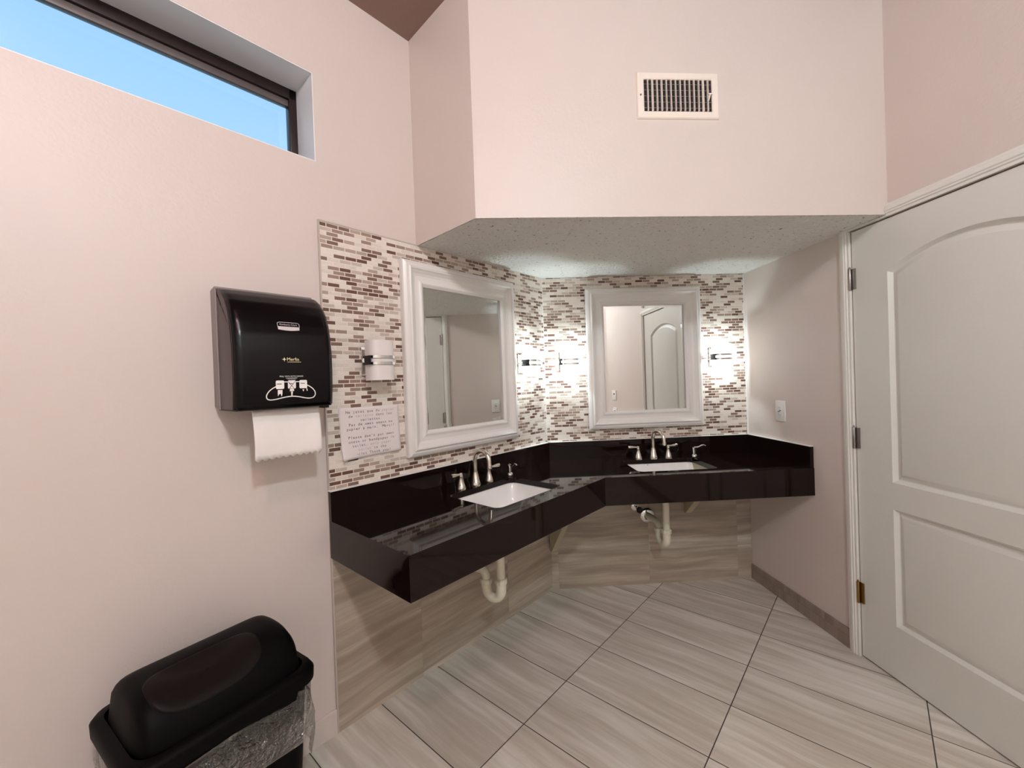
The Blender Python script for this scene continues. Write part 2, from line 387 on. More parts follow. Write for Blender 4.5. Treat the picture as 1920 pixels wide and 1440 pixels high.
# soffit above the vanity
q0 = FL @ Vector((-0.9848, 0.02, 0)); e0 = FR @ Vector((0.9985, 0.02, 0))
sof = [(q0.x, q0.y), SOF, (e0.x, e0.y)]
b = MB()
b.grid([[(x, y, S_Z) for x, y in sof], [(x, y, CEIL+0.02) for x, y in sof]])
struct(b.build('wall_soffit', M['paint'], smooth=0, recalc=False), 'painted soffit face with the air vent above the vanity')
alc = [(q0.x+0.004, q0.y+0.004), (SOF[0]+0.003, SOF[1]+0.005), (e0.x, e0.y+0.005), (WB+0.03, 0.03), (-0.005, 0.03)]
b = MB().prism(alc, S_Z, S_Z+0.03, 'xy'); struct(b.build('ceiling_alcove', M['popcorn'], smooth=0), 'rough textured white underside of the soffit')
# mosaic and lower tile panels
TT = 1.4525
uvw = lambda c, n: (c.x, c.z)
b = MB().box(-TT, -0.002, -0.008, 0.0, 0.80, S_Z-0.001); struct(b.build('trim_1', M['mosaic'], m=FL, uv=uvw, smooth=0), 'mosaic of small brown grey and cream bricks on the left wall')
b = MB().box(0.0, WB-0.002, -0.008, 0.0, 0.80, S_Z-0.001); struct(b.build('trim_2', M['mosaic'], m=FB, uv=lambda c, n: (c.x+0.021, c.z+0.0066), smooth=0), 'mosaic of small brown grey and cream bricks on the back wall')
uvl = lambda c, n: (c.z, c.x)
b = MB().box(-TT, 0.0, -0.008, 0.0, 0.0, 0.80); struct(b.build('trim_3', M['walltile'], m=FL, uv=uvl, smooth=0), 'streaked stone tile under the counter on the left wall')
b = MB().box(0.0, WB-0.002, -0.008, 0.0, 0.0, 0.80); struct(b.build('trim_4', M['walltile'], m=FB, uv=lambda c, n: (c.z+0.4, c.x+0.13), smooth=0), 'streaked stone tile under the counter on the back wall')
b = MB().box(-TT-0.006, -TT, -0.010, 0.0, 0.0, S_Z+0.004).box(-TT, -0.98, -0.010, 0.0, S_Z-0.001, S_Z+0.004)
struct(b.build('trim_5', M['metal_edge'], m=FL, smooth=0), 'thin metal edge strip around the mosaic')
b = MB().box(-0.010, 0.004, -0.010, 0.002, 0.977, S_Z-0.002); struct(b.build('trim_6', M['caulk'], m=FB, smooth=0), 'pale grout line in the mosaic corner')
b = MB().box(WB-0.010, WB+0.001, -0.012, 0.0, 0.977, S_Z-0.002); struct(b.build('trim_7', M['caulk'], m=FB, smooth=0), 'white caulk line where the mosaic meets the right wall')
# baseboards
b = MB().box(0.009, 0.757, -0.010, 0.0, 0.0, 0.098, 0.002); struct(b.build('baseboard_right', M['basetile'], m=FR, uv=lambda c, n: (c.x, c.z), smooth=0), 'brown tile baseboard on the right wall')
b = MB().box(-T_END+0.01, -TT-0.006, -0.010, 0.0, 0.0, 0.10, 0.002); struct(b.build('baseboard_left', M['paint'], m=FL, smooth=0), 'painted baseboard on the left wall')
b = MB().box(D1+0.065, RL, -0.010, 0.0, 0.0, 0.098, 0.002); struct(b.build('baseboard_rear', M['basetile'], m=FR, uv=lambda c, n: (c.x, c.z), smooth=0))
# door casing (moulded strip), cut by the soffit
prof = [(0.0, 0.0), (0.0, 0.010), (0.004, 0.013), (0.010, 0.013), (0.013, 0.016), (0.020, 0.018), (0.030, 0.018), (0.034, 0.015), (0.040, 0.015), (0.044, 0.011), (0.054, 0.011), (0.054, 0.0)]
b = MB()
b.prism([(D0-0.056+a, -h) for a, h in prof], 0.0, S_Z-0.001, 'xy')
b.prism([(D1+0.056-a, -h) for a, h in prof], 0.0, DT+0.056, 'xy')
b.prism([(-h, DT+0.058-a) for a, h in prof], 1.000, D1+0.056, 'yz')
b.box(D0-0.03, 1.0, -0.012, 0.0, DT+0.004, S_Z-0.001)
struct(b.build('trim_8', M['white_trim'], m=FR, smooth=25), 'white moulded door casing')
# door: arched two-panel slab
door = thing('door_1', 'white two-panel door with an arched upper panel and three hinges', 'door', at(FR, D0, 0, 0))
door['kind'] = 'structure'
DW = D1-D0
def arch(d, x0, x1, z0, zs, rise, n=18):
    hw = (x1-x0)/2; cx = (x0+x1)/2
    if rise <= 0: return [(x0+d, z0+d), (x1-d, z0+d), (x1-d, zs-d), (x0+d, zs-d)]
    R = (hw*hw+rise*rise)/(2*rise); cz = zs+rise-R; r = R-d; a0 = math.asin((hw-d)/r); P = [(x0+d, z0+d), (x1-d, z0+d)]
    for i in range(n+1):
        a = a0-2*a0*i/n; P.append((cx+r*math.sin(a), cz+r*math.cos(a)))
    return P
pans = [(0.172, DW-0.172, 0.885, 1.815, 0.085), (0.172, DW-0.172, 0.245, 0.768, 0.0)]
rings = [(0.0, 0.0), (0.002, 0.002), (0.013, 0.015), (0.017, 0.016), (0.021, 0.0145), (0.040, 0.003), (0.043, 0.0025)]
b = MB(); loops = [[(0.002, 0.008), (DW-0.002, 0.008), (DW-0.002, DT-0.002), (0.002, DT-0.002)]]
for p in pans: loops.append(arch(0, *p)[::-1])
b.tess(loops, lambda a, z: (a, 0.002, z))
for p in pans:
    rows = [[(x, 0.002+h, z) for x, z in arch(d, *p)] for d, h in rings]; b.grid(rows, close=True)
    b.tess([arch(rings[-1][0], *p)], lambda a, z: (a, 0.002+rings[-1][1], z))
lo = loops[0]; b.grid([[(x, 0.002, z) for x, z in lo], [(x, 0.042, z) for x, z in lo]], close=True); b.tess([lo], lambda a, z: (a, 0.042, z))
b.build('door_panel', M['door'], door, smooth=25, merge=True)
for z0, mt, lab in ((1.77, M['steel'], 'steel hinge'), (1.01, M['steel'], 'steel hinge'), (0.262, M['brass'], 'aged brass hinge')):
    h = MB()
    h.lathe([(0.0055, 0), (0.0065, 0.002), (0.0065, 0.1), (0.0055, 0.102)], 14, Matrix.Translation((0.0, -0.010, z0)))
    h.lathe([(0.003, 0), (0.005, 0.003), (0.004, 0.008), (0.001, 0.010)], 12, Matrix.Translation((0.0, -0.010, z0+0.102)))
    h.box(0.0, 0.022, -0.003, 0.0015, z0+0.002, z0+0.1); label(h.build('hinge', mt, door), lab)
h = MB().lathe([(0.028, 0), (0.028, 0.006), (0.010, 0.010), (0.010, 0.035), (0.022, 0.042), (0.028, 0.055), (0.022, 0.068), (0.004, 0.072)], 24, Matrix.Translation((DW-0.07, 0.002, 0.96)) @ Matrix.Rotation(PI/2, 4, 'X'))
h.build('door_knob', M['nickel'], door)
b = MB().box(-0.004, DW+0.004, 0.046, 0.06, 0.0, DT+0.004); b.build('gap_shade_sheet', M['dark'], door)  # dark sheet behind the door, painted shade for the gap around it
# plaster lining of the window reveal, whitened to stand in for skylight
b = MB(); e = 0.003
b.box(WX0, WX1, 0.001, 0.155, WZ1-e, WZ1).box(WX1-e, WX1, 0.001, 0.155, WZ0, WZ1).box(WX0, WX0+e, 0.001, 0.155, WZ0, WZ1).box(WX0, WX1, 0.001, 0.155, WZ0, WZ0+e)
struct(b.build('trim_9', M['reveal'], m=FL, smooth=0), 'window reveal lining with daylight painted in as white')
# window
win = thing('window_1', 'long narrow high window with a dark bronze frame and blue sky', 'window', at(FL, 0, 0, 0)); win['kind'] = 'structure'
y0, y1 = 0.155, 0.195; b = MB()
for a0, a1, z0, z1 in ((WX0, WX1, WZ1-0.045, WZ1), (WX0, WX1, WZ0, WZ0+0.02), (WX1-0.032, WX1, WZ0, WZ1), (WX0, WX0+0.03, WZ0, WZ1)): b.box(a0, a1, y0, y1, z0, z1, 0.002)
b.build('window_frame', M['bronze'], win)
b = MB().box(WX0+0.03, WX1-0.032, y0+0.012, y1-0.005, WZ1-0.072, WZ1-0.045, 0.002); label(b.build('window_track', M['bronze2'], win), 'worn grey track')
b = MB().box(WX0+0.028, WX1-0.030, y0+0.022, y0+0.026, WZ0+0.018, WZ1-0.06); b.build('window_pane', M['glass'], win, smooth=0)

# ================================================================== VANITY COUNTER
ZC, TH, ZB, DC = 0.860, 0.150, 0.977, 0.5574
TC, RC = 1.459, 0.548
vanity = thing('vanity_counter', 'dark brown speckled granite counter bent around the corner with two sinks', 'counter', Matrix.Translation((0, 0, 0)))
def L2(x, o): v = FL @ Vector((x, -o, 0)); return (v.x, v.y)
def inner(o): t = (o-c_*o)/s_; return L2(-t, o)
def Rat(t, o=0.0): v = FR @ Vector((t, -o, 0)); return (v.x, v.y)
def Bx(x, o): return (x, -o)
W8 = 0.008
def Rat_o(o):            # point on the right wall at distance o from the back wall
    t = o/cp; return Rat(t, 0.0)
outline = [L2(-TC, W8), inner(W8), Bx(WB, W8), Rat_o(DC), inner(DC), L2(-TC, DC)]
def sinkhole(fr, cx, co, w_, d_, r=0.035):
    return [tuple((fr @ Vector((x, y, 0)))[:2]) for x, y in rrect(cx-w_/2, cx+w_/2, -co-d_/2, -co+d_/2, r)]
SK = [(FL, -0.722, 0.292), (FB, 0.683, 0.292)]; SW, SD = 0.46, 0.335
holes = [sinkhole(f, a, o, SW, SD) for f, a, o in SK]
b = MB(); slab = 0.028
for z in (ZC, ZC-slab): b.tess([outline]+[h[::-1] for h in holes], lambda x, y, z=z: (x, y, z))
for lp in [outline]+holes: b.grid([[(x, y, ZC) for x, y in lp], [(x, y, ZC-slab) for x, y in lp]], close=True)
b.build('countertop', M['granite'], vanity, merge=True, smooth=20)
b = MB(); ap = 0.022                              # apron along the front and the left end
front = [L2(-TC, DC), inner(DC), Rat_o(DC)]; back = [L2(-TC+ap, DC-ap), inner(DC-ap), Rat_o(DC-ap)]
end_w = [L2(-TC, W8), L2(-TC+ap, W8)]
pl = [end_w[0]]+front+back[::-1]+[end_w[1]]
b.prism(pl, ZC-TH, ZC-slab, 'xy'); b.build('apron', M['granite'], vanity, smooth=20)
for nm, pts in (('left', [L2(-TC, W8), L2(-TC, W8+0.02), inner(W8+0.02), inner(W8)]),
                ('back', [inner(W8), inner(W8+0.02), Bx(WB, W8+0.02), Bx(WB, W8)]),
                ('right', [Rat_o(W8+0.02), Rat_o(DC-0.003), tuple((FR @ Vector((DC-0.003, -0.02, 0)))[:2]), tuple((FR @ Vector((W8+0.02, -0.02, 0)))[:2])])):
    b = MB().prism(pts, ZC, ZB, 'xy'); b.build('backsplash', M['granite'], vanity, smooth=20)
b = MB(); b.box(-TC, 0, -0.029, -0.0, ZB, ZB+0.003, m=FL); b.box(0, WB, -0.029, 0, ZB, ZB+0.003, m=FB); b.box(0.02, DC-0.003, -0.021, 0, ZB, ZB+0.003, m=FR)
label(b.build('caulk_line', M['caulk'], vanity), 'white caulk line')
bis = Vector((0.387, -0.922)); FBI = frame((0, 0), (-bis.y, bis.x), (-bis.x, -bis.y))   # corner bisector: y into the corner
def bracket(fr, x, r, z0, th=0.04, y0=0.008):
    m = MB().prism([(-y0, z0), (-y0-0.02, z0), (-r, ZC-TH+0.06), (-r, ZC-slab-0.001), (-y0, ZC-slab-0.001)], x-th/2, x+th/2, 'yz', m=fr)
    return label(m.build('support_bracket', M['wood_white'], vanity, smooth=0), 'pale triangular support bracket')
bracket(FBI, 0.0, 0.40, 0.27, y0=0.03); bracket(FB, 0.93, 0.36, 0.47)

# ------------------------------------------------------------------ sinks
def make_sink(lab, mat):
    s = thing('sink', lab, 'sink', mat, 'undermount sinks')
    R = lambda g, z, r: [(x, y, z) for x, y in rrect(-SW/2-g, SW/2+g, -SD/2-g, SD/2+g, r, 6)]
    b = MB(); top = ZC-slab-0.001
    rows = [R(0.022, top, 0.05), R(0.006, top, 0.04), R(0.002, top-0.006, 0.04), R(-0.004, top-0.05, 0.045), R(-0.012, top-0.10, 0.05), R(-0.030, top-0.125, 0.06), R(-0.07, top-0.134, 0.07), R(-0.12, top-0.137, 0.04)]
    b.grid(rows, close=True); b.tess([[(p[0], p[1]) for p in rows[-1]]], lambda x, y: (x, y, top-0.137))
    b.build('basin', M['porcelain'], s, merge=True, smooth=50)
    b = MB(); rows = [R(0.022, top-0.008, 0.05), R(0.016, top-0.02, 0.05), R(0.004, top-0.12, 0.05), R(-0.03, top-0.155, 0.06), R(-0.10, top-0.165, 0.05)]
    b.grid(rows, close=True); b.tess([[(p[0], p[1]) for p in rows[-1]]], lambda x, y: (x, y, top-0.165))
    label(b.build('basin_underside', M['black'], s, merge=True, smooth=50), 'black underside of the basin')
    b = MB().lathe([(0.031, 0), (0.031, 0.002), (0.026, 0.003), (0.02, 0.001)], 24, Matrix.Translation((0, 0, top-0.137))); b.build('drain', M['chrome'], s)
    return s
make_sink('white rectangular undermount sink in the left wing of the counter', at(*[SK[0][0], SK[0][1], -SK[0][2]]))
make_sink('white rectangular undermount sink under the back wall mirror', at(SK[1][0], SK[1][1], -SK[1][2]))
# ------------------------------------------------------------------ faucets
def make_faucet(lab, mat, ang_l, ang_r, swing):
    f = thing('faucet', lab, 'faucet', mat, 'widespread nickel faucets')
    b = MB().lathe([(0.025, 0), (0.026, 0.004), (0.026, 0.010), (0.023, 0.018), (0.0225, 0.022), (0.021, 0.024), (0.0145, 0.066), (0.0135, 0.070), (0.0135, 0.074)], 24)
    P = [(0, 0, 0.07), (0, 0, 0.11), (0, 0, 0.132)]; r = 0.052
    for i in range(1, 15):
        a = PI*i/14*1.02; P.append((0, -r+r*math.cos(a), 0.132+r*math.sin(a)))
    P.append((0, -2*r-0.002, 0.112)); R = [0.0115]*(len(P)-2)+[0.0115, 0.0125]
    rot = Matrix.Rotation(swing, 4, 'Z')
    b.tube(P, R, 16, rot); b.lathe([(0.0135, 0), (0.0140, 0.004), (0.0125, 0.012)], 18, rot @ Matrix.Translation((0, -2*r-0.002, 0.100)))
    b.build('spout', M['nickel'], f, smooth=50)
    for x, a in ((-0.098, ang_l), (0.098, ang_r)):
        h = MB().lathe([(0.023, 0), (0.024, 0.004), (0.024, 0.012), (0.020, 0.020), (0.0195, 0.024), (0.018, 0.026), (0.0095, 0.066), (0.0105, 0.069), (0.0095, 0.072), (0.007, 0.075)], 22, Matrix.Translation((x, 0, 0)))
        hb = h.build('handle', M['nickel'], f, smooth=50)
        l = MB(); mm = Matrix.Translation((x, 0, 0.078)) @ Matrix.Rotation(a, 4, 'Z')
        l.lathe([(0.0, -0.008), (0.007, -0.006), (0.0095, 0), (0.007, 0.006), (0.001, 0.008)], 16, mm)
        l.tube([(0.004, 0, 0), (0.02, 0, 0.001), (0.045, 0, 0.003), (0.062, 0, 0.004), (0.066, 0, 0.004)], [0.006, 0.0052, 0.0085, 0.0092, 0.007], 14, mm)
        l.build('lever', M['nickel'], hb, smooth=50)
    return f
make_faucet('nickel gooseneck faucet at the left sink, its right lever turned outward', at(FL, -0.742, -0.098, ZC), PI*1.04, -0.32, 0.0)
make_faucet('nickel gooseneck faucet at the sink below the back wall mirror', at(FB, 0.669, -0.118, ZC), PI*1.02, 0.16, 0.30)
def make_soap(lab, mat, ang):
    f = thing('soap_dispenser', lab, 'soap dispenser', mat, 'chrome soap pumps')
    MB().lathe([(0.017, 0), (0.018, 0.003), (0.019, 0.010), (0.016, 0.017), (0.011, 0.021)], 20).build('collar', M['chrome'], f, smooth=50)
    MB().lathe([(0.010, 0.020), (0.0115, 0.03), (0.0145, 0.058), (0.0155, 0.060), (0.0155, 0.064), (0.006, 0.066)], 20).build('pump', M['chrome'], f, smooth=50)
    P = [(0.0, 0, 0.062), (0.02, 0, 0.062), (0.034, 0, 0.066), (0.05, 0, 0.074), (0.064, 0, 0.076), (0.078, 0, 0.070)]
    MB().tube(P, [0.0075, 0.0065, 0.005, 0.0045, 0.0042, 0.0038], 12, Matrix.Rotation(ang, 4, 'Z')).build('nozzle', M['chrome'], f, smooth=50)
    return f
make_soap('chrome soap pump by the left sink, its nozzle facing forward', at(FL, -0.482, -0.100, ZC), -1.6-0.25)
make_soap('chrome soap pump by the back sink, its curved nozzle pointing right', at(FB, 0.932, -0.128, ZC), 0.05)
# ------------------------------------------------------------------ drain traps
def make_trap(lab, fr, x, o, zb, xw, zw, flange, black):
    t = thing('drain_trap', lab, 'drain pipe', at(fr, x, -o, 0), 'drain traps under the counter')
    r = 0.042; o2 = o-2*r; dx = xw-x
    MB().tube([(0, 0, 0.665), (0, 0, 0.60), (0, 0, zb+r)], 0.021, 16).build('tailpiece', M['pvc'], t, smooth=50)
    P = [(0, 0, zb+r+0.05), (0, 0, zb+r)]
    k = 0.35*dx
    for i in range(1, 13):
        a = PI*i/12; P.append((k*(1-math.cos(a))/2, r-r*math.cos(a), zb+r-r*math.sin(a)))
    P.append((k, 2*r, zb+r+0.03)); MB().tube(P, 0.0245, 18).build('trap_bend', M['pvc'], t, smooth=50)
    z2 = zw; Q = [(k, 2*r, zb+r+0.02), (k, 2*r, z2-0.03)]
    for i in range(1, 7):
        a = PI/2*i/6; Q.append((k+(dx-k)*0.15*(1-math.cos(a)), 2*r+0.03*(1-math.cos(a)), z2-0.03+0.03*math.sin(a)))
    Q.append((dx, o-0.002, z2)); MB().tube(Q, 0.0215, 16).build('trap_arm', M['pvc'], t, smooth=50)
    for px, py, pz in ((0, 0, zb+r+0.035), (k, 2*r, zb+r+0.02)):
        MB().lathe([(0.028, 0), (0.031, 0.003), (0.031, 0.020), (0.026, 0.026)], 10, Matrix.Translation((px, py, pz))).build('slip_nut', M['pvc'], t, smooth=20)
    mt = M['chrome'] if flange else M['pvc']
    MB().lathe([(0.052, 0), (0.052, 0.003), (0.044, 0.010), (0.026, 0.014)], 28, Matrix.Translation((dx, o-0.009, z2)) @ Matrix.Rotation(PI/2, 4, 'X')).build('wall_flange', mt, t, smooth=50)
    MB().lathe([(0.022, 0), (0.030, 0.002), (0.030, 0.03), (0.04, 0.034)], 20, Matrix.Translation((0, 0, 0.62))).build('drain_fitting', M['black'] if black else M['pvc'], t, smooth=40)
    return t
make_trap('white plastic drain trap hanging below the left sink', FL, -0.742, 0.255, 0.325, -0.80, 0.455, False, False)
make_trap('white plastic drain trap with a chrome wall flange below the back sink', FB, 0.690, 0.235, 0.345, 0.655, 0.462, True, True)
v = thing('shutoff_valve', 'small chrome shutoff valve on the wall beside the chrome flanged trap', 'valve', at(FB, 0.578, -0.008, 0.525))
RX = Matrix.Rotation(PI/2, 4, 'X')
MB().lathe([(0.03, 0), (0.03, 0.002), (0.022, 0.008), (0.009, 0.010)], 20, RX).build('escutcheon', M['chrome'], v, smooth=50)
MB().lathe([(0.008, 0.008), (0.008, 0.04), (0.012, 0.042), (0.012, 0.066), (0.008, 0.068)], 14, RX).tube([(0, -0.054, 0), (0, -0.054, 0.03)], 0.008).build('valve_body', M['chrome'], v, smooth=50)
MB().lathe([(0.006, 0.066), (0.006, 0.074), (0.019, 0.076), (0.021, 0.084), (0.017, 0.090)], 18, RX).build('valve_knob', M['black'], v, smooth=50)
MB().tube([(0, -0.054, 0.028), (0.005, -0.07, 0.10), (0.03, -0.11, 0.20), (0.05, -0.11, 0.30)], 0.0055, 10).build('supply_hose', M['black'], v, smooth=50)

# ================================================================== MIRRORS
PROF = [(0, 0.0), (0, 0.022), (0.003, 0.028), (0.014, 0.034), (0.020, 0.036), (0.026, 0.036), (0.028, 0.040), (0.034, 0.044), (0.040, 0.042), (0.042, 0.038), (0.048, 0.034), (0.056, 0.026), (0.068, 0.021), (0.082, 0.021), (0.092, 0.025), (0.097, 0.029), (0.103, 0.030), (0.108, 0.027), (0.112, 0.023), (0.117, 0.020), (0.117, 0.004)]
def make_mirror(lab, mat, yaw, pitch=0.0):
    m = thing('wall_mirror', lab, 'mirror', mat, 'white framed mirrors')
    W, H = 0.772, 0.923; b = MB(); rows = []
    for d, h in PROF:
        x, z = W/2-d, H/2-d; rows.append([(-x, -h, -z), (x, -h, -z), (x, -h, z), (-x, -h, z)])
    b.grid(rows, close=True); b.build('mirror_frame', M['frame_white'], m, smooth=22)
    x, z = W/2-0.112, H/2-0.112; g = MB(); bv = 0.022
    g.grid([[(-x, -0.0121, -z), (x, -0.0121, -z), (x, -0.0121, z), (-x, -0.0121, z)], [(-x+bv, -0.0112, -z+bv), (x-bv, -0.0112, -z+bv), (x-bv, -0.0112, z-bv), (-x+bv, -0.0112, z-bv)]], close=True)
    g.tess([[(-x+bv, -z+bv), (x-bv, -z+bv), (x-bv, z-bv), (-x+bv, z-bv)]], lambda a, c: (a, -0.0112, c))
    g.grid([[(-x, -0.0121, -z), (x, -0.0121, -z), (x, -0.0121, z), (-x, -0.0121, z)], [(-x, -0.007, -z), (x, -0.007, -z), (x, -0.007, z), (-x, -0.007, z)]], close=True)
    g.build('mirror_glass', M['mirror'], m, m=Matrix.Rotation(yaw, 4, 'Z') @ Matrix.Rotation(pitch, 4, 'X'), smooth=0, merge=True)
    MB().box(-W/2+0.01, W/2-0.01, -0.006, 0.0, -H/2+0.01, H/2-0.01).build('backing_board', M['frame_white'], m)
    return m
make_mirror('white framed mirror on the left mosaic wall beside the unlit sconce', at(FL, -0.706, -0.0085, 1.514), 0.002, -0.003)
make_mirror('white framed mirror on the back mosaic wall between two lit sconces', at(FB, 0.667, -0.0135, 1.514) @ Matrix.Rotation(0.012, 4, 'Z'), 0.016)

# ================================================================== SCONCES
def make_sconce(lab, mat, lit, group=True):
    s = thing('wall_sconce', lab, 'sconce', mat, 'chrome and frosted glass wall sconces')
    MB().box(-0.05, 0.012, -0.010, -0.0, -0.062, 0.062, 0.002).build('backplate', M['chrome'], s)
    MB().tube([(-0.045, -0.008, 0.0), (-0.045, -0.03, 0.0), (-0.052, -0.042, 0), (-0.060, -0.052, 0)], [0.005, 0.005, 0.006, 0.010], 10).build('arm', M['chrome'], s, smooth=50)
    def curve(g, n=20):        # plan of the U-shaped glass, open at the back
        P = []
        for i in range(n+1):
            a = PI*i/n; ca, sa = math.cos(a), math.sin(a)
            P.append((0.004-(0.058+g)*math.copysign(abs(ca)**0.62, ca), -0.046-(0.060+g)*abs(sa)**0.62))
        return P
    mat_ = M['shade_on'] if lit else M['shade_off']
    for z0, z1, nm in ((0.014, 0.084, 'glass_shade'), (-0.084, -0.014, 'glass_shade')):
        b = MB(); A, B = curve(0), curve(-0.004)
        ring = A + B[::-1]; b.grid([[(x, y, z0) for x, y in ring], [(x, y, z1) for x, y in ring]], close=True)
        for z in (z0, z1): b.grid([[(x, y, z) for x, y in A], [(x, y, z) for x, y in B]])
        b.build(nm, mat_, s, smooth=50, merge=True)
    b = MB(); A, B = curve(0.0), curve(-0.004); ring = A+B[::-1]
    b.grid([[(x, y, -0.014) for x, y in ring], [(x, y, 0.014) for x, y in ring]], close=True)
    b.build('centre_glass', mat_, s, smooth=50)
    for z in (0.0135, -0.0135):
        b = MB(); A, B = curve(0.0045), curve(0.001); ring2 = A+B[::-1]
        b.grid([[(x, y, z-0.0055) for x, y in ring2], [(x, y, z+0.0055) for x, y in ring2]], close=True)
        for zz in (z-0.0055, z+0.0055): b.grid([[(x, y, zz) for x, y in A], [(x, y, zz) for x, y in B]])
        b.build('band', M['chrome'], s, smooth=50, merge=True)
    label(MB().box(-0.061, -0.056, -0.098, -0.040, -0.019, 0.019, 0.001).build('band_clip', M['black'], s), 'chrome side clip with a dark reflection painted in')  # chrome clip coloured black for the dark it mirrors
    if lit:
        ld = bpy.data.lights.new('sconce_bulb', 'POINT'); ld.energy = SCONCE_W; ld.color = (0.80, 0.96, 1.0); ld.shadow_soft_size = 0.012
        lo_ = bpy.data.objects.new('bulb_light', ld); COL.objects.link(lo_); lo_.parent = s; lo_.location = (0, -0.058, 0)
    else:
        MB().lathe([(0.002, -0.02), (0.010, -0.016), (0.014, 0), (0.010, 0.016), (0.002, 0.02)], 14, Matrix.Translation((0, -0.058, 0))).build('bulb', M['shade_off'], s, smooth=50)
    return s
make_sconce('unlit frosted glass and chrome sconce between the towel dispenser and a mirror', at(FL, -1.250, -0.0085, 1.500), False)
make_sconce('lit sconce right of the left wall mirror, near the mosaic corner', at(FL, -0.228, -0.0085, 1.497), True)
make_sconce('lit sconce left of the back wall mirror, near the mosaic corner', at(FB, 0.152, -0.0085, 1.502), True)
make_sconce('lit sconce right of the back wall mirror, beside the right wall', at(FB, 1.160, -0.0085, 1.502), True)

# ================================================================== TOWEL DISPENSER
disp = thing('towel_dispenser', 'large dark paper towel dispenser with a glossy black cover on the left wall', 'towel dispenser', at(FL, -1.668, 0, 0))
FRONT = [(1.335, 0.208), (1.39, 0.216), (1.45, 0.219), (1.52, 0.218), (1.57, 0.212), (1.61, 0.202), (1.645, 0.187), (1.675, 0.166), (1.70, 0.138), (1.718, 0.108), (1.727, 0.075), (1.731, 0.045)]
def fo(z):
    for (a, p), (c, q) in zip(FRONT, FRONT[1:]):
        if a <= z <= c: return p+(q-p)*(z-a)/(c-a)
    return FRONT[0][1]
HWD = 0.151
out = [(-0.002, 1.345), (-0.002, 1.738), (-0.052, 1.736), (-0.052, 1.335)]
MB().prism([(-0.0005, 1.340), (-0.0005, 1.732), (-0.045, 1.738), (-0.056, 1.736), (-0.056, 1.333)], -HWD-0.004, HWD+0.004, 'yz', 0.004).build('back_housing', M['grey_plastic'], disp)
side = [(-0.054, 1.335)] + [(-o+0.010, z) for z, o in FRONT] + [(-0.054, 1.729)]
MB().prism([(y, z) for y, z in side], -HWD, HWD, 'yz', 0.008, 3).build('side_shell', M['brown_plastic'], disp)
cov = [(-o+0.02, z) for z, o in FRONT[:-1]][::-1] + [(-o, z) for z, o in FRONT[:-1]]
# glossy front cover wraps the front of the shell
b = MB(); rows = []; zz = []
for i in range(len(FRONT)-1):
    (a, p), (c, q) = FRONT[i], FRONT[i+1]
    for k in range(4): zz.append(a+(c-a)*k/4)
zz.append(FRONT[-1][0])
nx = 24
for z in zz:
    o = fo(z); r = []
    for i in range(nx+1):
        u = -1+2*i/nx; edge = max(0.0, (abs(u)-0.88)/0.12); r.append((u*(HWD+0.001), -(o - 0.014*edge*edge + 0.004*(1-u*u)), z))
    rows.append(r)
b.grid(rows); b.build('front_cover', M['blk_gloss'], disp, smooth=50, solid=0.003)
MB().box(-HWD+0.004, HWD-0.004, -0.200, -0.02, 1.330, 1.337, 0.001).box(HWD-0.03, HWD-0.012, -0.20, -0.16, 1.322, 1.332).build('bottom_panel', M['black'], disp)
def fy(dx): return lambda x, z: -(fo(z)+0.004*(1-(x/HWD)**2)+0.0022)
F1 = fy(0)
def decal(mb, pts, off=0.0):
    t = bmesh.new(); V = [t.verts.new((x, F1(x, z)-off, z)) for x, z in pts]; t.faces.new(V)
    bmesh.ops.triangulate(t, faces=list(t.faces)); mb.join(t)
def dec_grid(mb, rows, off=0.0): mb.grid([[(x, F1(x, z)-off, z) for x, z in r] for r in rows])
def strip(mb, P, w_, off=0.0):
    L, R = [], []
    for i, (x, z) in enumerate(P):
        a, c = P[max(i-1, 0)], P[min(i+1, len(P)-1)]; d = Vector((c[0]-a[0], c[1]-a[1])).normalized(); n = Vector((-d.y, d.x))*w_/2
        L.append((x+n.x, z+n.y)); R.append((x-n.x, z-n.y))
    dec_grid(mb, [L, R], off)
# badge
bx = 0.0105
b = MB(); dec_grid(b, [[(bx-0.033+0.066*i/10, 1.588-0.003*math.sin(PI*i/10)) for i in range(11)], [(bx-0.034+0.068*i/10, 1.5985) for i in range(11)]]); b.build('badge_plate', M['badge'], disp, recalc=False, smooth=50)
b = MB(); strip(b, [(bx-0.033, 1.5995), (bx-0.034, 1.609), (bx-0.028, 1.6125), (bx+0.028, 1.6125), (bx+0.034, 1.609), (bx+0.034, 1.5995)], 0.0016); txt_mesh(b, 'Kimberly-Clark', bx, 1.6025, 0.0088, lambda x, z: F1(x, z), 'CENTER'); b.build('badge_lettering', M['badge'], disp, recalc=False, smooth=0)
b = MB()
decal(b, [(bx-0.022+0.0075*(1 if k % 2 == 0 else 0.30)*math.cos(PI/2*k/2), 1.490+0.0075*(1 if k % 2 == 0 else 0.30)*math.sin(PI/2*k/2)) for k in range(8)])
txt_mesh(b, 'Merfin', bx-0.0145, 1.4855, 0.0150, lambda x, z: F1(x, z), sx=0.98); strip(b, [(bx-0.013, 1.4815), (bx+0.030, 1.4815)], 0.0012)
b.build('brand_lettering', M['gold'], disp, recalc=False, smooth=0)
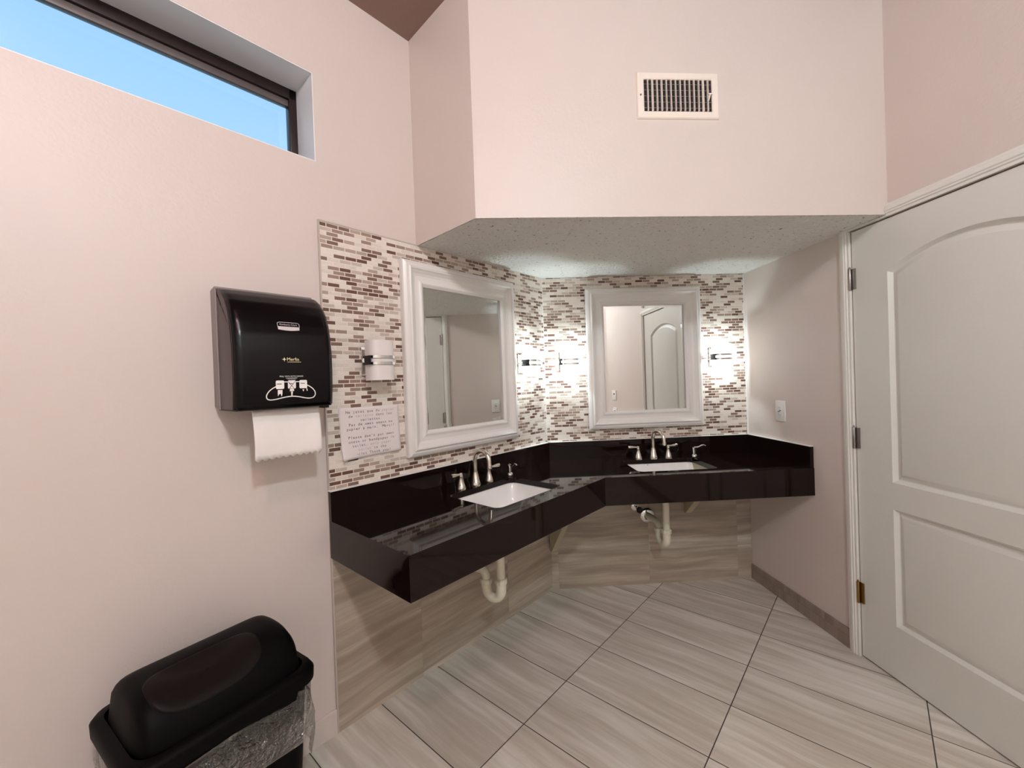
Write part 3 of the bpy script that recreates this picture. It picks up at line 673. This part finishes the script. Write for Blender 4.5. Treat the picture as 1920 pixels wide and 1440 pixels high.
# pull-with-both-hands pictogram
b = MB(); ic = 0.009
txt_mesh(b, 'PULL WITH BOTH HANDS', ic, 1.4325, 0.0062, lambda x, z: F1(x, z), 'CENTER')
for k, wd in enumerate((0.018, 0.014)): strip(b, [(ic-wd, 1.4290-k*0.0030), (ic+wd, 1.4290-k*0.0030)], 0.0009)
P = []
import itertools
loop_pts = [(-0.033, 1.4085), (-0.052, 1.400), (-0.067, 1.389), (-0.075, 1.375), (-0.073, 1.364), (-0.062, 1.360), (-0.045, 1.362), (-0.02, 1.367), (0.0, 1.369), (0.02, 1.367), (0.045, 1.361), (0.062, 1.360), (0.073, 1.365), (0.076, 1.377), (0.069, 1.390), (0.055, 1.401), (0.045, 1.405)]
def smooth_poly(Q, n=4):
    O = []
    for i in range(len(Q)-1):
        p0, p1, p2, p3 = Q[max(i-1, 0)], Q[i], Q[i+1], Q[min(i+2, len(Q)-1)]
        for k in range(n):
            t = k/n; O.append(tuple(0.5*((2*p1[j])+(-p0[j]+p2[j])*t+(2*p0[j]-5*p1[j]+4*p2[j]-p3[j])*t*t+(-p0[j]+3*p1[j]-3*p2[j]+p3[j])*t**3) for j in (0, 1)))
    O.append(Q[-1]); return O
strip(b, smooth_poly([(ic+x, z) for x, z in loop_pts]), 0.0032); strip(b, [(ic-0.028, 1.4165), (ic+0.032, 1.4165)], 0.0028)
for cx in (-0.036, 0.0, 0.036): decal(b, [(ic+cx+x, z) for x, z in rrect(-0.0125, 0.0125, 1.394, 1.4215, 0.004, 3)], 0.0002)
decal(b, [(ic-0.043, 1.391), (ic-0.029, 1.391), (ic-0.029, 1.378), (ic-0.031, 1.369), (ic-0.034, 1.378), (ic-0.038, 1.378), (ic-0.042, 1.371), (ic-0.043, 1.38)], 0.0002)
decal(b, [(ic-0.006, 1.393), (ic+0.006, 1.393), (ic+0.007, 1.386), (ic-0.007, 1.386)], 0.0002); decal(b, [(ic-0.003, 1.385), (ic+0.003, 1.385), (ic+0.002, 1.371), (ic-0.002, 1.371)], 0.0002)
decal(b, [(ic+0.033, 1.390), (ic+0.039, 1.390), (ic+0.036, 1.383)], 0.0002); decal(b, [(ic+0.046, 1.396), (ic+0.049, 1.392), (ic+0.050, 1.385), (ic+0.047, 1.385)], 0.0002)
b.build('pictogram', M['white_print'], disp, recalc=False, smooth=0)
b = MB()
for cx in (-0.036, 0.0, 0.036): strip(b, [(ic+cx-0.009, 1.4105), (ic+cx+0.005, 1.4100)], 0.0022, 0.0006)
strip(b, [(ic-0.012, 1.418), (ic+0.009, 1.392)], 0.0015, 0.0006); strip(b, [(ic+0.012, 1.420), (ic-0.010, 1.392)], 0.0015, 0.0006)
b.build('pictogram_slots', M['badge_dark'], disp, recalc=False, smooth=0)
# towel sheet
b = MB(); x0, x1 = -0.092, 0.120; n = 20; rows = []
for j in range(13):
    z = 1.329-0.158*j/12; r = []
    for i in range(n*2+1):
        x = x0+(x1-x0)*i/(n*2); zz_ = z
        if j == 12: zz_ = z-(0.010 if i % 4 == 2 else (0.0 if i % 4 == 0 else 0.005))*(0.85+0.25*math.sin(i*1.7))+0.004*i/(2*n)-0.003
        r.append((x+0.006*(j/12)*(0.5), -0.165-0.008*math.sin(PI*j/14)-0.003*math.sin(i*0.14+j*0.2), zz_))
    rows.append(r)
label(b.grid(rows).build('paper_towel', M['paper'], None, m=at(FL, -1.67, 0, 0), smooth=50, solid=0.0012), 'white paper towel sheet with a saw-tooth edge hanging from the black dispenser', 'paper towel')

# ================================================================== NOTE
note = thing('paper_note', 'pale paper notice in French and English taped to the mosaic', 'notice', at(FL, -1.266, -0.008, 1.197))
NW, NH = 0.280, 0.216
def ny(x, z):
    u, v = (x+NW/2)/NW, (z+NH/2)/NH; cu = 0.016*max(0, 1-math.hypot(u*1.2, v)*2.2)**2
    return -(0.0025 + 0.004*(1-v)*(1-v) + cu + 0.0012*math.sin(u*9+v*4))
b = MB(); rows = []
for j in range(19):
    v = j/18; z = -NH/2+NH*v; r = []
    for i in range(25):
        u = i/24; x = -NW/2+NW*u
        r.append((x+(0.006*(1-v) if 1 else 0), ny(x, z), z+0.006*u*(1-v)*1.0))
    rows.append(r)
b.grid(rows).build('sheet', M['note'], note, smooth=60, solid=0.0006)
LINES = ['Ne jetez que du ~papier~', 'de ~toilette~ dans les', 'toilettes.', 'Pas de \u00abwet ones\u00bb ou', 'papier \u00e0 main.  Merci!', '', "Please don't put \u00abwet", 'ones\u00bb or handpaper in', 'toilet, ~only paper~', '~toilet~ in the', 'toilet Thank you!']
pitch = 0.01035
for k, ln in enumerate(LINES):
    plain = ln.replace('~', ''); x = -len(plain)*pitch/2+0.004; z = 0.0835-k*0.0178; faint = False; bd, bf = MB(), MB()
    for ch in ln:
        if ch == '~':
            if len(bd.b.verts): bd.build('dark_writing', M['ink'], note, recalc=False, smooth=0); bd = MB()
            faint = not faint; continue
        if ch == ' ' and len(bd.b.verts) and plain.find('  ') > 0 and abs(x-(-len(plain)*pitch/2+0.004+plain.find('  ')*pitch)) < 1e-6:
            bd.build('dark_writing', M['ink'], note, recalc=False, smooth=0); bd = MB()
        if ch != ' ': txt_mesh(bf if faint else bd, ch, x+pitch/2, z, 0.0165, lambda a, c: ny(a, c)-0.0011, 'CENTER', sx=1.0)
        x += pitch
    if len(bd.b.verts): bd.build('dark_writing', M['ink'], note, recalc=False, smooth=0)
    if len(bf.b.verts): label(bf.build('faded_writing', M['ink_faint'], note, recalc=False, smooth=0), 'faded grey writing')

# ================================================================== VENT, OUTLET, SWITCH
vent = thing('air_vent', 'cream metal air vent with vertical slats high on the soffit', 'vent', at(FS, 0.862, 0, 2.561))
VW, VH, OW, OH = 0.352, 0.192, 0.292, 0.132
b = MB(); pr = [(0, 0.0), (0.0, 0.003), (0.004, 0.008), (0.026, 0.009), (0.030, 0.006), (0.030, -0.03)]
b.grid([[(-VW/2+d, -h, -VH/2+d), (VW/2-d, -h, -VH/2+d), (VW/2-d, -h, VH/2-d), (-VW/2+d, -h, VH/2-d)] for d, h in pr], close=True)
b.build('vent_frame', M['vent'], vent, smooth=25)
MB().box(-OW/2, OW/2, -0.0008, -0.0002, -OH/2, OH/2).build('duct_shade_sheet', M['dark'], vent, smooth=0)  # thin dark sheet standing in for the shade inside the duct
for i in range(14):
    x = -OW/2+OW*(i+0.78)/14.7; a = random.choice([0.15, 0.5, 0.1, 0.2, 0.1, 0.35])
    MB().box(-0.0012, 0.0012, -0.005, 0.004, -OH/2, OH/2, m=Matrix.Translation((x, -0.0068, 0)) @ Matrix.Rotation(a, 4, 'Z')).build('slat', M['vent'], vent, smooth=0)
for k in range(5): MB().box(-OW/2, OW/2, -0.0022, -0.0012, -OH/2+0.016+k*0.0245, -OH/2+0.018+k*0.0245).build('cross_blade', M['grey_slot'], vent, smooth=0)
MB().tube([(OW/2-0.010, -0.012, 0.004), (OW/2-0.015, -0.014, -0.012), (OW/2-0.020, -0.012, -0.028)], 0.0028, 8).box(OW/2-0.018, OW/2-0.002, -0.016, -0.011, 0.001, 0.006).build('damper_lever', M['vent'], vent)
MB().lathe([(0.004, 0), (0.004, 0.0015), (0.002, 0.0022)], 12, Matrix.Translation((-VW/2+0.015, -0.009, 0)) @ RX).build('screw', M['grey_slot'], vent)

out_ = thing('wall_outlet', 'white ground-fault outlet on the right wall above the counter end', 'outlet', at(FR, 0.318, 0, 1.155))
MB().box(-0.040, 0.040, -0.007, 0.0, -0.062, 0.062, 0.003).build('cover_plate', M['plate'], out_)
MB().box(-0.017, 0.017, -0.0085, -0.006, -0.034, 0.034, 0.001).build('receptacle', M['plate'], out_)
for z in (-0.021, 0.021):
    b = MB(); b.box(-0.008, -0.006, -0.0089, -0.0083, z-0.004, z+0.004); b.box(0.005, 0.007, -0.0089, -0.0083, z-0.004, z+0.003); b.box(-0.002, 0.002, -0.0089, -0.0083, z-0.010, z-0.007)
    b.build('socket_slots', M['grey_slot'], out_, smooth=0)
MB().box(0.000, 0.010, -0.0121, -0.008, 0.001, 0.006).box(-0.010, -0.001, -0.0121, -0.008, -0.006, -0.001).build('test_buttons', M['grey_slot'], out_, smooth=0)
sw = thing('light_switch', 'wide white switch plate beyond the door, seen only in the back wall mirror', 'switch', at(FR, 2.84, 0, 1.145))
MB().box(-0.085, 0.085, -0.010, 0.0, -0.066, 0.066, 0.003).build('cover_plate', M['plate'], sw)
MB().box(-0.030, 0.010, -0.016, -0.008, 0.006, 0.026, 0.001).build('toggle', M['grey_slot'], sw)
o2 = thing('wall_outlet', 'wide white outlet plate below the switch plate, seen only in the back wall mirror', 'outlet', at(FR, 2.80, 0, 0.915))
MB().box(-0.085, 0.085, -0.010, 0.0, -0.066, 0.066, 0.003).build('cover_plate', M['plate'], o2)
MB().box(-0.017, 0.017, -0.0125, -0.008, -0.034, 0.034, 0.001).build('receptacle', M['plate'], o2)

# ================================================================== TRASH CAN
can = thing('trash_can', 'black lidded trash can against the left wall under the towel dispenser', 'trash can', at(FL, -1.908, -0.216, 0) @ Matrix.Rotation(math.radians(8), 4, 'Z'))
CW, CD, CH = 0.213, 0.168, 0.525
b = MB(); rows = []
for z, k in ((0.0, 0.80), (0.01, 0.82), (0.25, 0.90), (CH-0.02, 0.965), (CH, 0.97)): rows.append([(x*k, y*k, z) for x, y in rrect(-CW, CW, -CD, CD, 0.05, 6)])
b.grid(rows, close=True); b.tess([[(p[0], p[1]) for p in rows[0]]], lambda x, y: (x, y, 0.0)); b.build('bin_body', M['can'], can, smooth=50, merge=True)
b = MB(); rows = []
for z, g, r in ((CH-0.022, 0.006, 0.05), (CH-0.018, 0.012, 0.055), (CH+0.01, 0.013, 0.055), (CH+0.022, 0.006, 0.055), (CH+0.026, -0.012, 0.05)):
    rows.append([(x, y, z) for x, y in rrect(-CW-g, CW+g, -CD-g, CD+g, r, 6)])
b.grid(rows, close=True); b.build('lid_rim', M['can'], can, smooth=50)
HX, HY, HH = CW-0.014, CD-0.014, 0.118
def hood(u, v):
    du, dv = max(0.0, 1-abs(u)**14)**0.45, max(0.0, 1-abs(v)**2.6)**0.62
    k = 1-0.05*(abs(u)*abs(v))**4*2
    dip = math.exp(-(((u+0.18)/0.42)**4+((v+0.42)/0.34)**4))
    return Vector((u*HX*k, v*HY*k, CH+0.022+HH*du*dv-0.014*dip))
NX, NY = 44, 32
b = MB().grid([[hood(-1+2*i/NX, -1+2*j/NY) for i in range(NX+1)] for j in range(NY+1)]); b.build('lid_hood', M['can'], can, smooth=60)
def sgn(x, p): return math.copysign(abs(x)**p, x)
b = MB(); rows = []
for rr in (0.02, 0.3, 0.55, 0.75, 0.88, 0.95, 0.985, 1.0):
    r = []
    for i in range(48):
        a = 2*PI*i/48; p = hood(-0.16+0.66*rr*sgn(math.cos(a), 0.6), -0.46+0.43*rr*sgn(math.sin(a), 0.6))
        nrm = Vector((0, p.y*0.9, 0.12)).normalized(); r.append(p+nrm*(0.004 if rr < 0.97 else (0.003 if rr < 0.99 else -0.002)))
    rows.append(r)
b.grid(rows, close=True).build('swing_flap', M['can_flap'], can, smooth=60)
bag = MB(); rows = []
for j in range(9):
    t = j/8; r = []
    P = rrect(-CW, CW, -CD, CD, 0.05, 6); n = len(P)
    for i, (x, y) in enumerate(P):
        a = 2*PI*i/n; wv = 0.004*math.sin(9*a+3*t)+0.005*math.sin(17*a-5*t)+0.004*math.sin(5*a+8*t)
        k = 0.99+0.05*math.sin(PI*t*0.9)
        drop = 0.17+0.05*math.sin(2*a+2.2)+0.02*math.sin(7*a)
        r.append((x*k+wv*x/CW, y*k+wv*y/CD, CH-0.035-drop*t))
    rows.append(r)
label(bag.grid(rows, close=True).build('bin_liner', M['bag'], None, m=can.matrix_world.copy(), smooth=60, solid=0.0008), 'clear crinkled plastic bag draped over the rim of the black trash can', 'trash bag')

# ================================================================== CEILING LAMP (behind the camera's view, lights the room)
for lx, ly, mt, lab in ((-0.50, -2.90, M['globe_warm'], 'warm white globe ceiling lamp nearer the window wall'), (0.30, -3.50, M['globe_cool'], 'neutral white globe ceiling lamp nearer the door wall')):
    lamp = thing('ceiling_lamp', lab, 'lamp', Matrix.Translation((lx, ly, CEIL)), 'ceiling lamps')
    MB().lathe([(0.05, -0.045), (0.075, -0.03), (0.085, 0.0)], 32).build('lamp_base', M['nickel'], lamp, smooth=50)
    MB().lathe([(0.004, -0.195), (0.045, -0.188), (0.070, -0.16), (0.08, -0.125), (0.070, -0.085), (0.05, -0.06), (0.03, -0.044)], 28).build('lamp_globe', mt, lamp, smooth=60)
